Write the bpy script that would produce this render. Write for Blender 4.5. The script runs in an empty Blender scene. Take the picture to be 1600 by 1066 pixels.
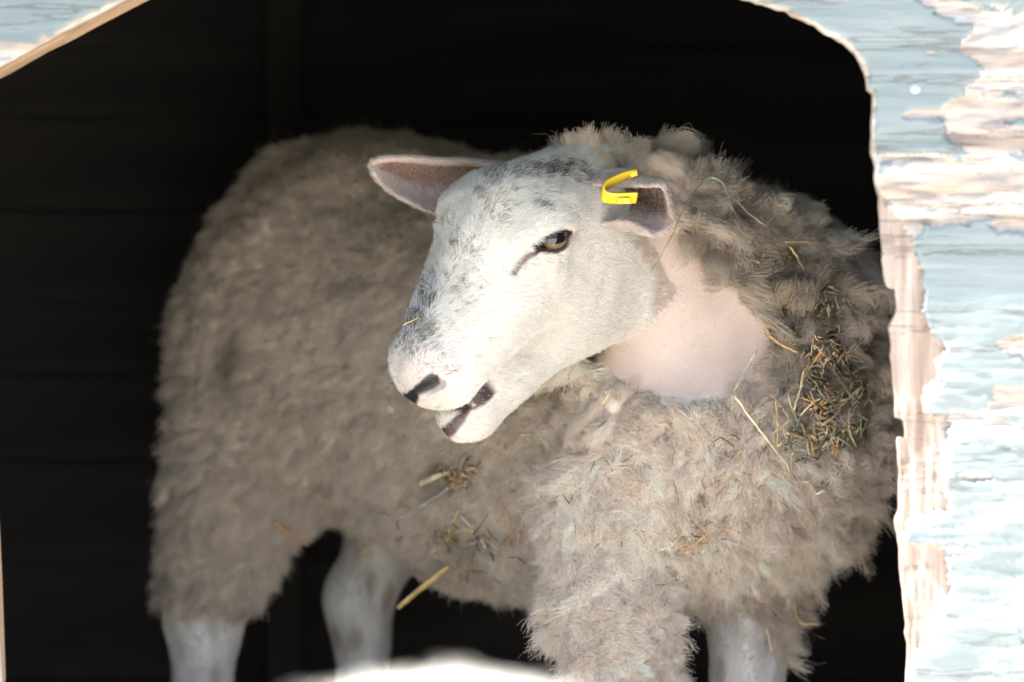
import bpy, bmesh, math
import numpy as np
from mathutils import Vector, Matrix
rng = np.random.default_rng(7)
R = math.radians
scene = bpy.context.scene
col = scene.collection

# ------------------------------------------------------------------ camera, sky, sun, exposure
CAM = np.array([0.0, -4.0, 0.583])
cam_data = bpy.data.cameras.new('camera')
cam_data.lens = 144.0
cam_data.sensor_width = 36.0
cam_data.clip_end = 500
cam_data.dof.use_dof = True
cam_data.dof.focus_distance = 3.80
cam_data.dof.aperture_fstop = 4.5
camera = bpy.data.objects.new('camera', cam_data)
camera.location = CAM
camera.rotation_euler = (R(90), 0, 0)
col.objects.link(camera)
scene.camera = camera

SUN_EL, SUN_AZ = R(54), R(-83)        # azimuth from the facade's outward normal, towards the left
sun_dir = Vector((math.cos(SUN_EL)*math.sin(SUN_AZ), -math.cos(SUN_EL)*math.cos(SUN_AZ), math.sin(SUN_EL)))
world = bpy.data.worlds.new('World'); scene.world = world; world.use_nodes = True
nt = world.node_tree; nt.nodes.clear()
sky = nt.nodes.new('ShaderNodeTexSky'); sky.sky_type = 'NISHITA'; sky.sun_disc = False
sky.sun_elevation = SUN_EL; sky.sun_rotation = math.atan2(sun_dir.x, sun_dir.y)
bg = nt.nodes.new('ShaderNodeBackground'); bg.inputs['Strength'].default_value = 0.05
wo = nt.nodes.new('ShaderNodeOutputWorld')
nt.links.new(sky.outputs[0], bg.inputs[0]); nt.links.new(bg.outputs[0], wo.inputs[0])
sun_data = bpy.data.lights.new('sun', 'SUN'); sun_data.energy = 5.0; sun_data.angle = R(0.5); sun_data.color = (1, .97, .93)
sun = bpy.data.objects.new('sun', sun_data); col.objects.link(sun)
sun.rotation_euler = sun_dir.to_track_quat('Z', 'Y').to_euler()
scene.view_settings.view_transform = 'Standard'; scene.view_settings.look = 'None'
scene.view_settings.gamma = 1; scene.view_settings.exposure = 3.70
scene.cycles.use_denoising = True
scene.cycles.max_bounces = 8; scene.cycles.diffuse_bounces = 3; scene.cycles.glossy_bounces = 3
scene.cycles.transmission_bounces = 4; scene.cycles.transparent_max_bounces = 8
scene.cycles.use_guiding = True; scene.cycles.use_surface_guiding = True; scene.cycles.guiding_training_samples = 48
scene.cycles_curves.shape = 'RIBBONS'
scene.cycles_curves.subdivisions = 1

def P(px, py, y):
    """the point at depth y that lies on the sight line of photograph pixel (px, py)"""
    d = y - CAM[1]
    return np.array([(px-800)/6400*d, y, CAM[2]-(py-533)/6400*d])

# ------------------------------------------------------------------ field sculpting
def nrm(v): return v/np.linalg.norm(v)
class Field:
    def __init__(s, xs, ys, zs):
        s.ax = [a.astype(np.float32) for a in (xs, ys, zs)]
        s.F = np.full((len(xs), len(ys), len(zs)), .12, np.float32)
    def block(s, lo, hi):
        sl = tuple(slice(max(0, np.searchsorted(a, l)), min(len(a), np.searchsorted(a, h)+1)) for a, l, h in zip(s.ax, lo, hi))
        g = np.stack(np.meshgrid(*[a[q] for a, q in zip(s.ax, sl)], indexing='ij'), -1)
        return sl, g
    def add(s, fn, lo, hi, k, sub=False):
        m = .05+k*1.1
        sl, g = s.block(np.asarray(lo)-m, np.asarray(hi)+m)
        if min(g.shape) == 0: return
        d = fn(g).astype(np.float32); a = s.F[sl]
        if sub:
            d = -d
            h = np.maximum(k-np.abs(a-d), 0)/k; s.F[sl] = np.maximum(a, d)+h*h*k*.25
        else:
            h = np.maximum(k-np.abs(a-d), 0)/k; s.F[sl] = np.minimum(a, d)-h*h*k*.25
def ell(c, r, M=None):
    c = np.asarray(c, np.float32); r = np.asarray(r, np.float32); rm = float(max(r))
    def fn(p):
        q = p-c
        if M is not None: q = q@M.T.astype(np.float32)
        k0 = np.sqrt(((q/r)**2).sum(-1)); k1 = np.sqrt(((q/(r*r))**2).sum(-1))+1e-9
        return k0*(k0-1)/k1
    return fn, c-rm, c+rm
def cone(a, b, ra, rb):
    a = np.asarray(a, np.float32); b = np.asarray(b, np.float32)
    ba = b-a; L2 = float((ba*ba).sum())
    def fn(p):
        q = p-a; t = np.clip((q@ba)/L2, 0, 1)
        d = np.sqrt(((q-t[..., None]*ba)**2).sum(-1))
        return d-(ra+(rb-ra)*t)
    r = max(ra, rb)
    return fn, np.minimum(a, b)-r, np.maximum(a, b)+r
def surface_nets(fl):
    F = fl.F; I = F < 0
    nx, ny, nz = F.shape
    cnt = np.zeros((nx-1, ny-1, nz-1), np.uint8)
    for i in (0, 1):
        for j in (0, 1):
            for k in (0, 1):
                cnt += I[i:nx-1+i, j:ny-1+j, k:nz-1+k]
    act = np.argwhere((cnt > 0) & (cnt < 8))
    idx = np.full(cnt.shape, -1, np.int32); idx[tuple(act.T)] = np.arange(len(act))
    C = [(i, j, k) for i in (0, 1) for j in (0, 1) for k in (0, 1)]
    val = np.stack([F[act[:, 0]+c[0], act[:, 1]+c[1], act[:, 2]+c[2]] for c in C], 1)
    pos = np.zeros((len(act), 3)); n = np.zeros(len(act))
    for a in range(8):
        for b in range(a+1, 8):
            df = [C[a][q] != C[b][q] for q in range(3)]
            if sum(df) != 1: continue
            va, vb = val[:, a], val[:, b]
            m = (va < 0) != (vb < 0)
            t = np.where(m, va/(va-vb+1e-12), 0)
            pt = np.array(C[a])[None]+t[:, None]*(np.array(C[b])-np.array(C[a]))[None]
            pos[m] += pt[m]; n[m] += 1
    pos = pos/n[:, None]
    V = np.empty_like(pos)
    for q in range(3):
        A = fl.ax[q]; V[:, q] = A[act[:, q]]+pos[:, q]*(A[act[:, q]+1]-A[act[:, q]])
    faces = []
    for q in range(3):
        s0 = [slice(None)]*3; s1 = [slice(None)]*3; s0[q] = slice(0, -1); s1[q] = slice(1, None)
        u, v = [(1, 2), (2, 0), (0, 1)][q]
        e = np.argwhere(I[tuple(s0)] != I[tuple(s1)])
        e = e[(e[:, u] > 0) & (e[:, v] > 0) & (e[:, u] < F.shape[u]-1) & (e[:, v] < F.shape[v]-1)]
        def cell(du, dv):
            c = e.copy(); c[:, u] -= du; c[:, v] -= dv; return idx[tuple(c.T)]
        f = np.stack([cell(1, 1), cell(0, 1), cell(0, 0), cell(1, 0)], 1)
        ins = I[tuple(e.T)]
        f[~ins] = f[~ins][:, ::-1]
        faces.append(f)
    return V, np.concatenate(faces)
def smooth(V, Fq, it, w=None, lam=.5):
    e = np.concatenate([Fq[:, [0, 1]], Fq[:, [1, 2]], Fq[:, [2, 3]], Fq[:, [3, 0]]])
    e = np.concatenate([e, e[:, ::-1]])
    deg = np.bincount(e[:, 0], minlength=len(V)).clip(1)
    for _ in range(it):
        for s_ in (lam, -lam*1.03):
            A = np.stack([np.bincount(e[:, 0], V[e[:, 1], q], len(V)) for q in range(3)], 1)/deg[:, None]
            D = (A-V)*s_
            V = V+(D if w is None else D*w[:, None])
    return V
def mesh_from(name, V, Fc, smooth_shade=True):
    me = bpy.data.meshes.new(name)
    Fc = np.asarray(Fc)
    n = Fc.shape[1]
    me.vertices.add(len(V)); me.vertices.foreach_set('co', np.asarray(V, np.float32).ravel())
    me.loops.add(Fc.size); me.loops.foreach_set('vertex_index', Fc.ravel().astype(np.int32))
    me.polygons.add(len(Fc)); me.polygons.foreach_set('loop_start', np.arange(len(Fc), dtype=np.int32)*n)
    me.update(calc_edges=True)
    if smooth_shade: me.polygons.foreach_set('use_smooth', np.ones(len(Fc), bool))
    me.validate(); return me
def vnoise(p, f, seed=0):
    """smooth value noise in -1..1 at points p (N,3)"""
    q = np.asarray(p, float)*f+seed*17.13+100
    i = np.floor(q).astype(np.int64); t = q-i; t = t*t*(3-2*t)
    def h(a, b, c):
        n = (a*73856093) ^ (b*19349663) ^ (c*83492791) ^ (seed*2654435)
        n = (n ^ (n >> 13))*1274126177 & 0x7fffffff
        n = (n ^ (n >> 16))*668265263 & 0x7fffffff
        return (n % 65536)/32767.5-1
    r = 0
    for a in (0, 1):
        for b in (0, 1):
            for c in (0, 1):
                w = (t[..., 0] if a else 1-t[..., 0])*(t[..., 1] if b else 1-t[..., 1])*(t[..., 2] if c else 1-t[..., 2])
                r = r+w*h(i[..., 0]+a, i[..., 1]+b, i[..., 2]+c)
    return r
def ss(e0, e1, x):
    t = np.clip((x-e0)/(e1-e0), 0, 1); return t*t*(3-2*t)
def put(name, data, parent=None, mat=None):
    o = bpy.data.objects.new(name, data); col.objects.link(o)
    if mat is not None: data.materials.append(mat)
    if parent is not None: o.parent = parent
    return o
def tag(o, label=None, cat=None, group=None, kind=None):
    for k_, v in (('label', label), ('category', cat), ('group', group), ('kind', kind)):
        if v: o[k_] = v
    return o

# ------------------------------------------------------------------ head frame (x to the nose, y to its left, z up)
psi, pit, roll = R(42), R(40), R(17)
hf = np.array([-math.cos(pit)*math.cos(psi), -math.cos(pit)*math.sin(psi), -math.sin(pit)])
hl0 = np.array([math.sin(psi), -math.cos(psi), 0.]); hu0 = np.cross(hf, hl0)
hl = math.cos(roll)*hl0-math.sin(roll)*hu0
hu = np.cross(hf, hl)
HM = np.stack([hf, hl, hu])            # rows: world -> local
EYE = np.array([.108, .0585, .018])
HO = P(862, 371, -.20)-EYE@HM
def H2W(q): return HO+np.asarray(q, float)@HM
def W2H(p): return (np.asarray(p)-HO)@HM.T

def grade(lo, flo, fhi, hi, fine, coarse):
    return np.concatenate([np.arange(lo, flo, coarse), np.arange(flo, fhi, fine), np.arange(fhi, hi+coarse, coarse)])
fl = Field(grade(-.47, -.15, .13, .46, .0018, .0085), grade(-.36, -.36, -.03, .80, .0018, .0085), grade(-.02, .45, .80, .90, .0018, .0085))
# trunk, along the diagonal of the shed: chest near and right, rump far and left
ax_a = np.array([.72, -.694, 0]); ax_l = np.array([.694, .72, 0]); BM = np.stack([ax_a, ax_l, [0, 0, 1]])
def A(pr, k=.05, sub=False): fl.add(pr[0], pr[1], pr[2], k, sub)
A(ell((.02, .32, .567), (.33, .18, .205), BM), .05)
A(ell((.030, .305, .494), (.25, .165, .185), BM), .05)               # belly
A(ell((-.165, .50, .612), (.195, .19, .20), BM), .10)
A(ell((.15, .19, .54), (.165, .165, .19), BM), .10)
A(ell(P(1140, 700, .09), (.118, .135, .135), BM), .08)                # brisket
A(ell(P(1215, 580, .12), (.105, .115, .13)), .08)                    # neck root
A(cone(P(1170, 500, .06), H2W((.0, 0, -.035)), .115, .050), .04)      # neck
A(cone(P(1130, 440, .10), P(985, 330, .02), .075, .045), .05)           # nape
A(cone(P(1085, 550, .005), H2W((.03, 0, -.06)), .055, .040), .035)
A(ell(P(1085, 668, .015), (.10, .10, .085)), .05)                    # breast under the throat
A(ell(P(968, 620, -.01), (.030, .035, .040)), .03)                  # lobe of wool under the jaw      # throat
# legs
def leg(pts, k=.03):
    for (p, r), (q, s_) in zip(pts[:-1], pts[1:]): A(cone(p, q, r, s_), k)
leg([(P(425, 560, .46), .105), (P(382, 760, .44), .066), (P(340, 880, .46), .042), (P(317, 958, .49), .028), (P(319, 1000, .492), .0205), (P(316, 1090, .485), .0195), (P(315, 1400, .46), .021)], .05)
leg([(P(650, 700, .66), .06), (P(600, 850, .63), .036), (P(562, 935, .635), .032), (P(566, 1010, .64), .0235), (P(563, 1100, .63), .0225), (P(560, 1400, .60), .021)], .03)
A(ell(P(536, 940, .645), (.014, .014, .035)), .02)
leg([(P(975, 800, .03), .085), (P(955, 930, .0), .040), (P(972, 1010, -.01), .034), (P(980, 1080, -.01), .030), (P(980, 1300, 0), .025)], .05)
leg([(P(1185, 820, .17), .08), (P(1178, 920, .17), .038), (P(1170, 980, .17), .029), (P(1168, 1066, .17), .027), (P(1165, 1300, .17), .025)], .04)
# head
def HA(pr_kind, *a, k=.02, sub=False, mirror=True):
    pts = [a] if not mirror else [a, tuple((np.array(v)*[1, -1, 1] if np.ndim(v) == 1 and q in pr_kind[1] else v) for q, v in enumerate(a))]
    for ar in pts:
        if pr_kind[0] == 'e':
            c, r = ar; A(ell(H2W(c), r, HM), k, sub)
        else:
            p, q, ra, rb = ar; A(cone(H2W(p), H2W(q), ra, rb), k, sub)
E_ = ('e', (0,)); C_ = ('c', (0, 1))
HA(E_, (.052, 0, -.030), (.070, .060, .052), mirror=False, k=.03)
HA(E_, (.094, 0, .006), (.075, .058, .044), mirror=False, k=.03)
HA(C_, (.10, 0, .000), (.246, 0, -.027), .050, .027, mirror=False, k=.03)
HA(C_, (.12, .020, -.030), (.243, .012, -.045), .044, .031, k=.02)
HA(E_, (.060, .040, -.072), (.070, .034, .074), k=.025)
HA(C_, (.070, .022, -.114), (.218, .006, -.114), .034, .021, k=.03)
HA(E_, (.251, .008, -.044), (.0225, .0255, .031), k=.02)
HA(E_, (.228, .005, -.119), (.028, .021, .020), k=.012)
HA(E_, (.098, .047, .026), (.032, .016, .014), k=.025)
HA(C_, (.13, .052, -.008), (.20, .032, -.022), .012, .010, k=.03)
# mouth gap, nostrils
HA(C_, (.275, .018, -.095), (.228, .036, -.090), .0060, .002, k=.006, sub=True)
HA(E_, (.262, 0, -.095), (.030, .030, .0055), k=.006, sub=True, mirror=False)
HA(C_, (.281, .011, -.042), (.270, .026, -.034), .0040, .0060, k=.005, sub=True)
HA(C_, (.286, 0, -.040), (.284, 0, -.066), .002, .002, k=.005, sub=True, mirror=False)
# eyelids: a bulge with an almond cut through it
EN = nrm(np.array([.33, .92, .18])); EA = nrm(np.cross(np.array([.10, 0, 1.]), EN)); EA = nrm(EA*math.cos(R(24))-np.cross(EN, EA)*math.sin(R(24))); EB = np.cross(EN, EA)
if EB[2] < 0: EB = -EB
AHW, AHH = .0225, .0080
def almond(side):
    m = np.array([1, side, 1.])
    c, n_, a_, b_ = EYE*m, EN*m, EA*m, EB*m
    cW = H2W(c); Mw = np.stack([a_, b_, n_])@HM
    def fn(p):
        q = (p-cW.astype(np.float32))@Mw.T.astype(np.float32)
        x, y, z = q[..., 0], q[..., 1], q[..., 2]
        hw, hh = AHW, AHH
        r_ = (hw*hw+hh*hh)/(2*hh)
        d1 = np.sqrt(x*x+(y+r_-hh)**2)-r_; d2 = np.sqrt(x*x+(y-r_+hh)**2)-r_
        return np.maximum(np.maximum(d1, d2), np.abs(z-.008)-.022)
    return fn, cW-.035, cW+.035
for sd in (1, -1):
    m = np.array([1, sd, 1.])
    A(ell(H2W((EYE-EN*.005)*m), (.0245, .0190, .0180), HM), .014)
    A(almond(sd), .003, True)
    # tear groove running down from the inner corner
    A(cone(H2W((EYE+EA*(.016 if EA[0] > 0 else -.016)+EN*.006)*m), H2W((EYE+np.array([.040, -.008, -.001])+EN*.006)*m), .0035, .0018), .006, True)
V, Fq = surface_nets(fl)
V = smooth(V, Fq, 2)

# ears: cupped leaves drawn through a net of points, given thickness, roots sunk into the skull
def catmull(Pn, n):
    Pn = np.asarray(Pn, float); m = len(Pn)
    E = np.concatenate([[2*Pn[0]-Pn[1]], Pn, [2*Pn[-1]-Pn[-2]]])
    t = np.linspace(0, m-1, n); i = np.minimum(t.astype(int), m-2); u = (t-i).reshape((-1,)+(1,)*(Pn.ndim-1))
    p0, p1, p2, p3 = E[i], E[i+1], E[i+2], E[i+3]
    return .5*((2*p1)+(-p0+p2)*u+(2*p0-5*p1+4*p2-p3)*u*u+(-p0+3*p1-3*p2+p3)*u**3)
def ear(net, th, nu=40, nv=32):
    G = np.array([[P(*q) for q in colm] for colm in net])
    G = catmull(G, nu); G = np.swapaxes(catmull(np.swapaxes(G, 0, 1), nv), 0, 1)
    du = np.gradient(G, axis=0); dv = np.gradient(G, axis=1)
    N = np.cross(du, dv); N /= np.linalg.norm(N, axis=-1, keepdims=True)+1e-9
    mid = G.reshape(-1, 3).mean(0)
    tv = np.linspace(0, 1, nv)[None, :, None]; tu = np.linspace(0, 1, nu)[:, None, None]
    rim = np.clip(np.minimum(np.minimum(tv, 1-tv)*6, (1-tu)*6), 0, 1)**.5
    if (N[:, nv//2, 1]).mean() < 0: N = -N       # N points away from the camera: the back of the ear
    top = G; bot = G+N*(th*(.25+.75*rim))
    vid = np.arange(nu*nv).reshape(nu, nv); off = nu*nv
    f = []
    q = np.stack([vid[:-1, :-1], vid[1:, :-1], vid[1:, 1:], vid[:-1, 1:]], -1).reshape(-1, 4)
    f += [q, q[:, ::-1]+off]
    loop = np.concatenate([vid[:, 0], vid[-1, 1:], vid[-2::-1, -1], vid[0, -2:0:-1]]); l2 = np.roll(loop, -1)
    f += [np.stack([loop, loop+off, l2+off, l2], 1)]
    f = np.concatenate(f)
    Vv = np.concatenate([top.reshape(-1, 3), bot.reshape(-1, 3)])
    # orient outwards
    a_, b_, c_ = Vv[q[:, 0]], Vv[q[:, 1]], Vv[q[:, 2]]
    if np.cross(b_-a_, c_-a_)[:, 1].mean() > 0: f = f[:, ::-1]
    band = ss(.06, .2, tv)*ss(.72, .48, tv)*ss(1, .8, tu)
    inner = np.concatenate([(band+0*tu).ravel(), np.zeros(nu*nv)-.001])
    edge = np.concatenate([(1-rim[..., 0]).ravel()]*2)
    return Vv, f, inner, edge
RIGHT_EAR = [[(790, 262, -.055), (785, 266, -.04), (775, 290, -.03), (765, 322, -.035), (755, 345, -.05)],
             [(735, 254, -.066), (733, 263, -.045), (725, 287, -.030), (716, 318, -.040), (705, 338, -.066)],
             [(690, 252, -.078), (688, 263, -.052), (680, 285, -.036), (672, 308, -.048), (666, 328, -.075)],
             [(640, 248, -.088), (639, 257, -.064), (632, 274, -.050), (627, 292, -.060), (622, 306, -.082)],
             [(606, 249, -.092), (604, 254, -.078), (601, 264, -.070), (599, 274, -.076), (597, 286, -.090)],
             [(582, 255, -.096), (581, 257, -.090), (580, 260, -.088), (581, 263, -.090), (584, 267, -.096)]]
LEFT_EAR = [[(925, 290, -.150), (930, 278, -.115), (945, 312, -.085), (930, 350, -.115), (925, 352, -.150)],
            [(948, 290, -.168), (955, 275, -.130), (968, 312, -.105), (958, 350, -.130), (950, 348, -.165)],
            [(975, 292, -.178), (986, 274, -.142), (992, 312, -.120), (984, 350, -.145), (976, 346, -.178)],
            [(1003, 292, -.186), (1010, 287, -.160), (1016, 318, -.140), (1010, 356, -.160), (1000, 354, -.188)],
            [(1026, 291, -.190), (1031, 294, -.178), (1036, 324, -.166), (1034, 354, -.174), (1014, 366, -.190)],
            [(1034, 294, -.190), (1039, 300, -.184), (1046, 326, -.180), (1050, 348, -.182), (1026, 366, -.190)]]
n_body = len(V)
part_ear = np.zeros(n_body); ear_in = np.zeros(n_body); ear_edge = np.zeros(n_body)
for net in (RIGHT_EAR, LEFT_EAR):
    ev, ef, ei, ee = ear(net, .0048)
    Fq = np.concatenate([Fq, ef+len(V)]); V = np.concatenate([V, ev])
    part_ear = np.concatenate([part_ear, np.ones(len(ev))]); ear_in = np.concatenate([ear_in, ei]); ear_edge = np.concatenate([ear_edge, ee])

def vertex_normals(V, Fq):
    fn = np.cross(V[Fq[:, 2]]-V[Fq[:, 0]], V[Fq[:, 3]]-V[Fq[:, 1]])
    N = np.stack([np.bincount(Fq.ravel(), np.repeat(fn[:, q], 4), len(V)) for q in range(3)], 1)
    return N/(np.linalg.norm(N, axis=1, keepdims=True)+1e-12)
N = vertex_normals(V, Fq)
def pix(p):
    d = p[:, 1]-CAM[1]
    return 800+p[:, 0]/d*6400, 533-(p[:, 2]-CAM[2])/d*6400
def poly_dist(px, py, poly):
    """signed distance to a polygon, negative inside"""
    poly = np.asarray(poly, float); ins = np.zeros(len(px), bool); best = np.full(len(px), 1e9)
    for (x0, y0), (x1, y1) in zip(poly, np.roll(poly, -1, 0)):
        c = ((y0 > py) != (y1 > py)) & (px < (x1-x0)*(py-y0)/(y1-y0+1e-12)+x0); ins ^= c
        t = np.clip(((px-x0)*(x1-x0)+(py-y0)*(y1-y0))/((x1-x0)**2+(y1-y0)**2+1e-9), 0, 1)
        best = np.minimum(best, np.hypot(px-x0-t*(x1-x0), py-y0-t*(y1-y0)))
    return np.where(ins, -best, best)
NECK = [(900, 320), (955, 290), (1015, 315), (1075, 365), (1105, 415), (1150, 455), (1203, 500), (1208, 545), (1176, 590), (1115, 618), (1050, 618), (985, 598), (935, 572), (890, 520)]
def regions(p, n):
    """masks on the animal: head coat, bare neck, bare shanks; the rest carries wool"""
    q = W2H(p); X, Y = pix(p)
    ax0 = np.clip(q[:, 0], 0, .3)
    dh = np.sqrt((q[:, 0]-ax0)**2+q[:, 1]**2+(q[:, 2]+.04)**2)
    head = ss(.135, .115, dh)*ss(0, .014, q[:, 0]-np.where(q[:, 2] > -.03, -.030, .004)+.006*vnoise(p, 60, 18))*(p[:, 1] < .05)
    # the wool line runs behind the jaw, so low and far back is neck
    neck = ss(12, -6, poly_dist(X, Y, NECK)+9*vnoise(p, 34, 16)+5*vnoise(p, 90, 17))*(p[:, 1] < .09)*(n[:, 1] < .15)
    Z = p[:, 2]
    xm, ym = p[:, 0], p[:, 1]
    lim = np.where(ym > .56, .40, np.where((xm < -.15), .292, np.where(ym > .085, np.where(X > 1212, .265, .318), .225)))
    lim = lim+.014*vnoise(p, 40, 3)
    shank = ss(.012, -.012, Z-lim)
    return head, neck, shank
head_m, neck_m, shank_m = regions(V, N)
head_m = np.maximum(head_m, part_ear)
wool_m = 1-np.clip(head_m+neck_m+shank_m, 0, 1)
# lumps of the fleece
ruff_v, chest_v = (lambda X_, Y_: (ss(190, 60, poly_dist(X_, Y_, NECK))*(V[:, 1] < .16)*ss(720, 560, Y_), ss(780, 900, X_)*(V[:, 1] < .4)))(*pix(V))
rip = vnoise(V*[1, 1, 2.2], 34, 14)*.004*(1-chest_v)
lump = vnoise(V, 16, 1)*.008+vnoise(V, 38, 2)*(.003+.004*chest_v+.004*ruff_v)+rip
fold = vnoise(V*[1, 1, 1.8], 22, 4)*.0015
V = V+N*(vnoise(V, 70, 15)*.0011*head_m*(1-part_ear))[:, None]
V = V+N*(lump*wool_m+fold*neck_m*(1-head_m))[:, None]
N = vertex_normals(V, Fq)
print('sheep verts', len(V))

# ------------------------------------------------------------------ coat colours (what the animal's own hair and skin are like)
SPOTS = [(868, 262, 44, 14, .95), (815, 268, 38, 12, .6), (765, 278, 22, 14, .55), (905, 275, 20, 12, .5), (802, 297, 7, 7, .8), (850, 323, 13, 9, .75), (832, 318, 5, 4, .6),
         (748, 305, 8, 10, .5), (775, 330, 30, 26, .28), (712, 382, 9, 9, .6), (735, 395, 16, 30, .25), (705, 456, 7, 8, .7), (742, 300, 6, 6, .5),
         (668, 470, 14, 22, .75), (655, 510, 20, 28, .85), (640, 545, 20, 24, .6), (672, 540, 14, 12, .45), (700, 580, 22, 10, .35), (672, 575, 14, 8, .3), (762, 528, 6, 8, .35), (744, 556, 5, 6, .4),
         (845, 300, 30, 12, .22), (690, 560, 10, 10, .3), (880, 325, 8, 6, .3), (660, 440, 8, 14, .4), (640, 640, 20, 12, .25), (670, 640, 30, 10, .2), (700, 345, 12, 14, .3), (720, 365, 9, 8, .35),
         (896, 333, 4, 4, .5), (845, 405, 25, 6, .18), (780, 262, 14, 8, .4)]
def coat(p, n, e_in, e_edge, is_ear):
    """hair colour, skin colour and chance of a dark hair"""
    X, Y = pix(p); q = W2H(p)
    m = len(p)
    front = ss(.25, -.05, n[:, 1])
    dark = np.zeros(m)
    wob = vnoise(p, 160, 5); wob2 = vnoise(p, 420, 6)
    for (x, y, rx, ry, st) in SPOTS:
        d = np.hypot((X-x)/rx, (Y-y)/ry)+.45*wob+.25*wob2
        dark = np.maximum(dark, st*ss(1.25, .45, d))
    dark = dark*front*(q[:, 0] > -.02)*(1-is_ear)
    skin = np.tile(np.array([.62, .50, .44]), (m, 1))
    hair = np.tile(np.array([.88, .835, .78]), (m, 1))
    def mixc(C, w, c): return C+(np.array(c)-C)*w[:, None]
    # muzzle and lids thinly haired
    pk = np.maximum(ss(.055, .02, np.linalg.norm(q-np.array([.285, .012, -.03]), axis=1)), 0)*front
    hair = mixc(hair, pk*.35, (.55, .42, .38)); skin = mixc(skin, pk, (.42, .29, .26))
    de = np.minimum(np.linalg.norm(q-EYE, axis=1), np.linalg.norm(q-EYE*[1, -1, 1], axis=1))
    qs = q*np.stack([np.ones(m), np.sign(q[:, 1]), np.ones(m)], 1)-EYE
    ex, ey = qs@EA, qs@EB; r_ = (AHW**2+AHH**2)/(2*AHH)
    dal = np.maximum(np.hypot(ex, ey+r_-AHH), np.hypot(ex, ey-r_+AHH))-r_
    lid = ss(.0042, .0018, dal)*(np.linalg.norm(qs, axis=1) < .04)
    skin = mixc(skin, lid, (.06, .04, .035)); hair = mixc(hair, lid*.75, (.16, .12, .10))
    bare = lid.copy()
    # tear line
    tl = np.full(m, 1e9)
    for (x0, y0), (x1, y1) in (((846, 388), (826, 399)), ((826, 399), (812, 412)), ((812, 412), (803, 427))):
        t = np.clip(((X-x0)*(x1-x0)+(Y-y0)*(y1-y0))/((x1-x0)**2+(y1-y0)**2), 0, 1)
        tl = np.minimum(tl, np.hypot(X-x0-t*(x1-x0), Y-y0-t*(y1-y0)))
    w = ss(9, 3.0, tl)*front*(q[:, 0] > .05)
    skin = mixc(skin, w, (.10, .06, .05)); hair = mixc(hair, w*.8, (.20, .13, .11)); bare = np.maximum(bare, w*.8)
    # nose pad, nostril, lips
    pad = ss(3, -2, poly_dist(X, Y, [(600, 602), (616, 611), (634, 615), (646, 605), (656, 597), (664, 589), (674, 583), (685, 587), (688, 599), (678, 607), (665, 613), (655, 618), (651, 630), (648, 646), (646, 658), (638, 656), (632, 642), (620, 630)]))*front*(q[:, 0] > .22)
    hair = mixc(hair, pad*.9, (.05, .045, .045)); skin = mixc(skin, pad, (.012, .012, .014)); bare = np.maximum(bare, pad)
    mo = ss(2, -5, poly_dist(X, Y, [(682, 668), (700, 659), (720, 640), (740, 618), (744, 622), (737, 641), (728, 659), (713, 679), (697, 689), (682, 685)]))*front*(q[:, 0] > .17)
    up_ = ((X-676)*(606-664)-(Y-664)*(752-676))/-math.hypot(76, 58)
    skin = mixc(skin, mo, (.03, .02, .022)); skin = mixc(skin, mo*ss(10, 19, up_)*ss(690, 702, X), (.10, .065, .068)); hair = mixc(hair, mo*.7, (.3, .22, .2)); bare = np.maximum(bare, mo)
    inside = ss(-.083, -.087, q[:, 2])*ss(-.103, -.099, q[:, 2])*ss(.20, .215, q[:, 0])*ss(-.1, -.3, np.abs(n@hf)-.9)*(np.abs(q[:, 1]) < .05)
    skin = mixc(skin, inside, (.04, .02, .022)); bare = np.maximum(bare, inside)
    # ears
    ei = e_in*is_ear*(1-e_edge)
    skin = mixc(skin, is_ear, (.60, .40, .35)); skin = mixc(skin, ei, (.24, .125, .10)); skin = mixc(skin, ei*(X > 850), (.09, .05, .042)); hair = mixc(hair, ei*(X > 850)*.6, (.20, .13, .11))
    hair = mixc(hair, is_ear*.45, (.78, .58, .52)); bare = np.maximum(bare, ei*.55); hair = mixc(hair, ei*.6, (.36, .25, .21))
    grey = is_ear*(e_in < 0)
    hair = mixc(hair, grey*.3, (.50, .48, .47))
    return hair, skin, dark, np.clip(bare, 0, 1)

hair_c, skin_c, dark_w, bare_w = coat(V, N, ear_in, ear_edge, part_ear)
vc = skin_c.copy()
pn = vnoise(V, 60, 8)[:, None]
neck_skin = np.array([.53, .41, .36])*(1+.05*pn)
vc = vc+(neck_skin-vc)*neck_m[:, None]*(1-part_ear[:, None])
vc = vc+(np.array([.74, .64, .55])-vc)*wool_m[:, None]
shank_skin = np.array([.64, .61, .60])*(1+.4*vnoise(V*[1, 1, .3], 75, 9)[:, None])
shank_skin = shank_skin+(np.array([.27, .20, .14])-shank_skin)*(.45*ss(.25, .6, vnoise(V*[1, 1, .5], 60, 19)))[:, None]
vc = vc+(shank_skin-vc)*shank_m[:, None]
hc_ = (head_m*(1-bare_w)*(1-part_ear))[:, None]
vc = vc+(hair_c*.85-vc)*hc_*.6

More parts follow.
